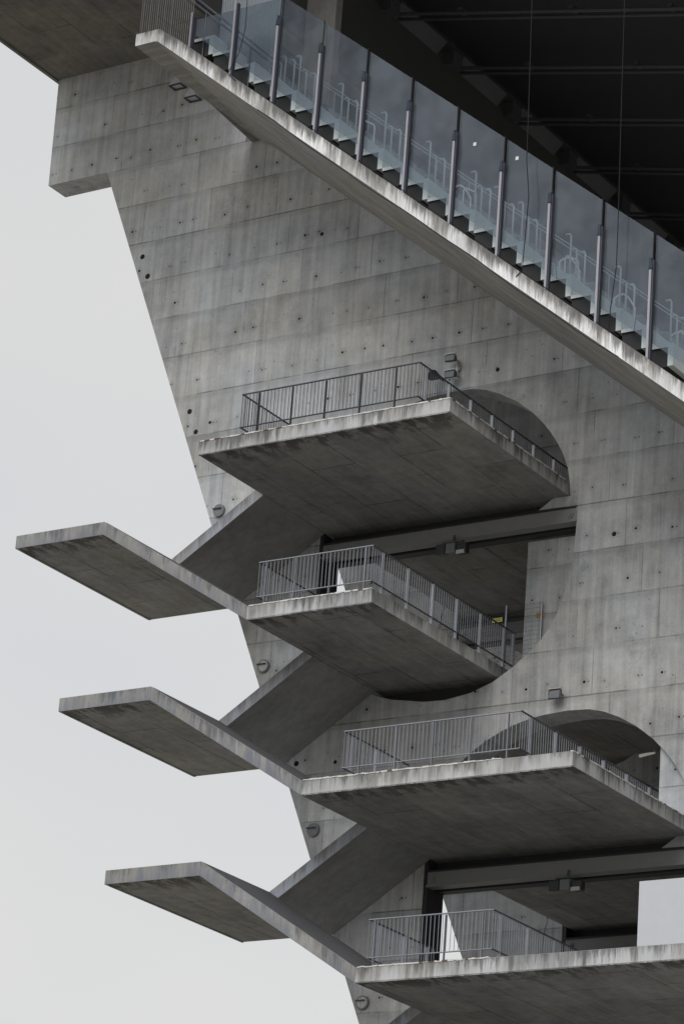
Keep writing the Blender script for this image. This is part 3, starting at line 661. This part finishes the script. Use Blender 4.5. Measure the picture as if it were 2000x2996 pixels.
for (x, z, l) in ((.86, 13.62, 'upper wedge shaped lamp on the wall under the ceiling slab'), (1.42, 13.12, 'lower wedge shaped lamp beside the sloping edge')):
    t_ = empty('wedge_lamp', (x, 0, z), l, 'lamp')
    bm = bmesh.new(); v = [bm.verts.new(p) for p in ((x-.2, 0, z), (x+.2, 0, z), (x+.2, -.32, z-.02), (x-.2, -.32, z-.02), (x-.05, -.27, z+.24), (x+.05, -.27, z+.24))]
    for q in ((0,1,2,3),(3,2,5,4),(0,3,4),(1,5,2),(0,4,5,1)): bm.faces.new([v[c] for c in q])
    bmesh.ops.recalc_face_normals(bm, faces=bm.faces); link('hood', bm, m_white, t_)
    bm = bmesh.new()
    for a in ((x-.2, x+.2, -.32, -.28), (x-.2, x+.2, -.04, -.0), (x-.2, x-.16, -.28, -.04), (x+.16, x+.2, -.28, -.04)): box(bm, *a, z-.05, z-.021)
    link('frame', bm, m_gdark, t_)
for j, (x, z, l) in enumerate(((10.62, -1.32, 'pair of small floodlights hanging under the upper steel beam'), (14.26, -10.08, 'pair of small floodlights hanging under the lower steel beam'))):
    t_ = empty('twin_floodlight', (x, -.1, z), l, 'lamp')
    for dx, m__ in ((-.28, m_lampb), (0, m_disc)):
        bm = bmesh.new(); box(bm, x+dx-.13, x+dx+.13, -.25, -.02, z-.12, z+.14)
        for v in bm.verts:
            if v.co.y < -.2: v.co.z -= .05
        link('housing', bm, m__, t_, bevel=.02)
    bm = bmesh.new(); box(bm, x+.16, x+.42, -.20, .0, z-.17, z+.06); link('housing', bm, m_lampb, t_, bevel=.02)
    bm = bmesh.new(); box(bm, x+.15, x+.38, -.206, -.17, z-.19, z-.10); link('reflector', bm, m_white, t_)
    bm = bmesh.new(); tube(bm, (x+.02, -.1, z+.12), (x+.02, -.1, z+.34), .03); box(bm, x-.3, x+.3, -.13, -.07, z+.14, z+.17); link('bracket', bm, m_gdark, t_)
# fluorescent tube under the roof of the lower opening
t_ = empty('tube_lamp', (15.6, 4, -6.4), 'pale fluorescent lamp tube inside the lower round opening', 'lamp')
bm = bmesh.new(); tube(bm, (14.88, 2.0, -6.45), (15.29, 2.0, -6.39), .04, 10); link('tube', bm, m_tubel, t_)
link('tray', B(14.88, 15.29, 1.95, 2.05, -6.45+.05, -6.45+.08), m_gdark, t_)
# notices: small printed plates with dark lines of lettering too small to read
def notice(x, y, z, w, h, mat, label):
    t_ = empty('notice', (x, y, z), label, 'sign'); link('plate', B(x-w/2, x+w/2, y-.015, y, z-h/2, z+h/2), mat, t_, bevel=.003)
    bm = bmesh.new()
    for r in range(2):
        xx = x-w*.36
        while xx < x+w*.3:
            ww = random.uniform(.02, .06); box(bm, xx, xx+ww, y-.019, y-.016, z+h*.12-r*h*.32, z+h*.26-r*h*.32); xx += ww+.015
    link('lettering', bm, m_gdark, t_)
notice(12.78, .595, -3.09, .24, .12, m_org, 'small orange notice on the short grey wall behind the upper opening')
notice(11.65, .49, -3.12, .28, .11, m_yel, 'small yellow notice hanging on the wire fence behind the second platform')
# wire mesh fence behind the second platform
t_ = empty('mesh_fence', (10, 1.3, -H), 'light wire mesh fence with thin steel posts behind the second platform railing', 'fence')
for x, y, zt in ((11.88, .5, -2.77), (12.86, .5, -2.81)):
    bm = bmesh.new(); tube(bm, (x, y, -H), (x, y, zt), .028); link('post', bm, m_galv, t_)
bm = bmesh.new()
for j in range(14): tube(bm, (10.3, .51, -4.3+.115*j), (12.9, .51, -4.3+.115*j), .004, 4)
for j in range(64): tube(bm, (10.3+.04*j, .512, -4.36), (10.3+.04*j, .512, -2.78), .0022, 4)
link('wire_mesh', bm, m_fence, t_)
# white hoarding on the lowest platform
t_ = empty('white_hoarding', (18.75, -5, -13.2), 'white hoarding standing on the lowest platform at the right edge of the picture', 'hoarding')
for x0, x1 in ((18.755, 19.87), (19.885, 21.0), (21.015, 22.2)):
    link('panel', B(x0, x1, -5.04, -5.0, -13.19, -11.63), m_white, t_, bevel=.004)
link('rail', B(18.8, 22.2, -4.99, -4.93, -12.5, -12.42), m_galv, t_)
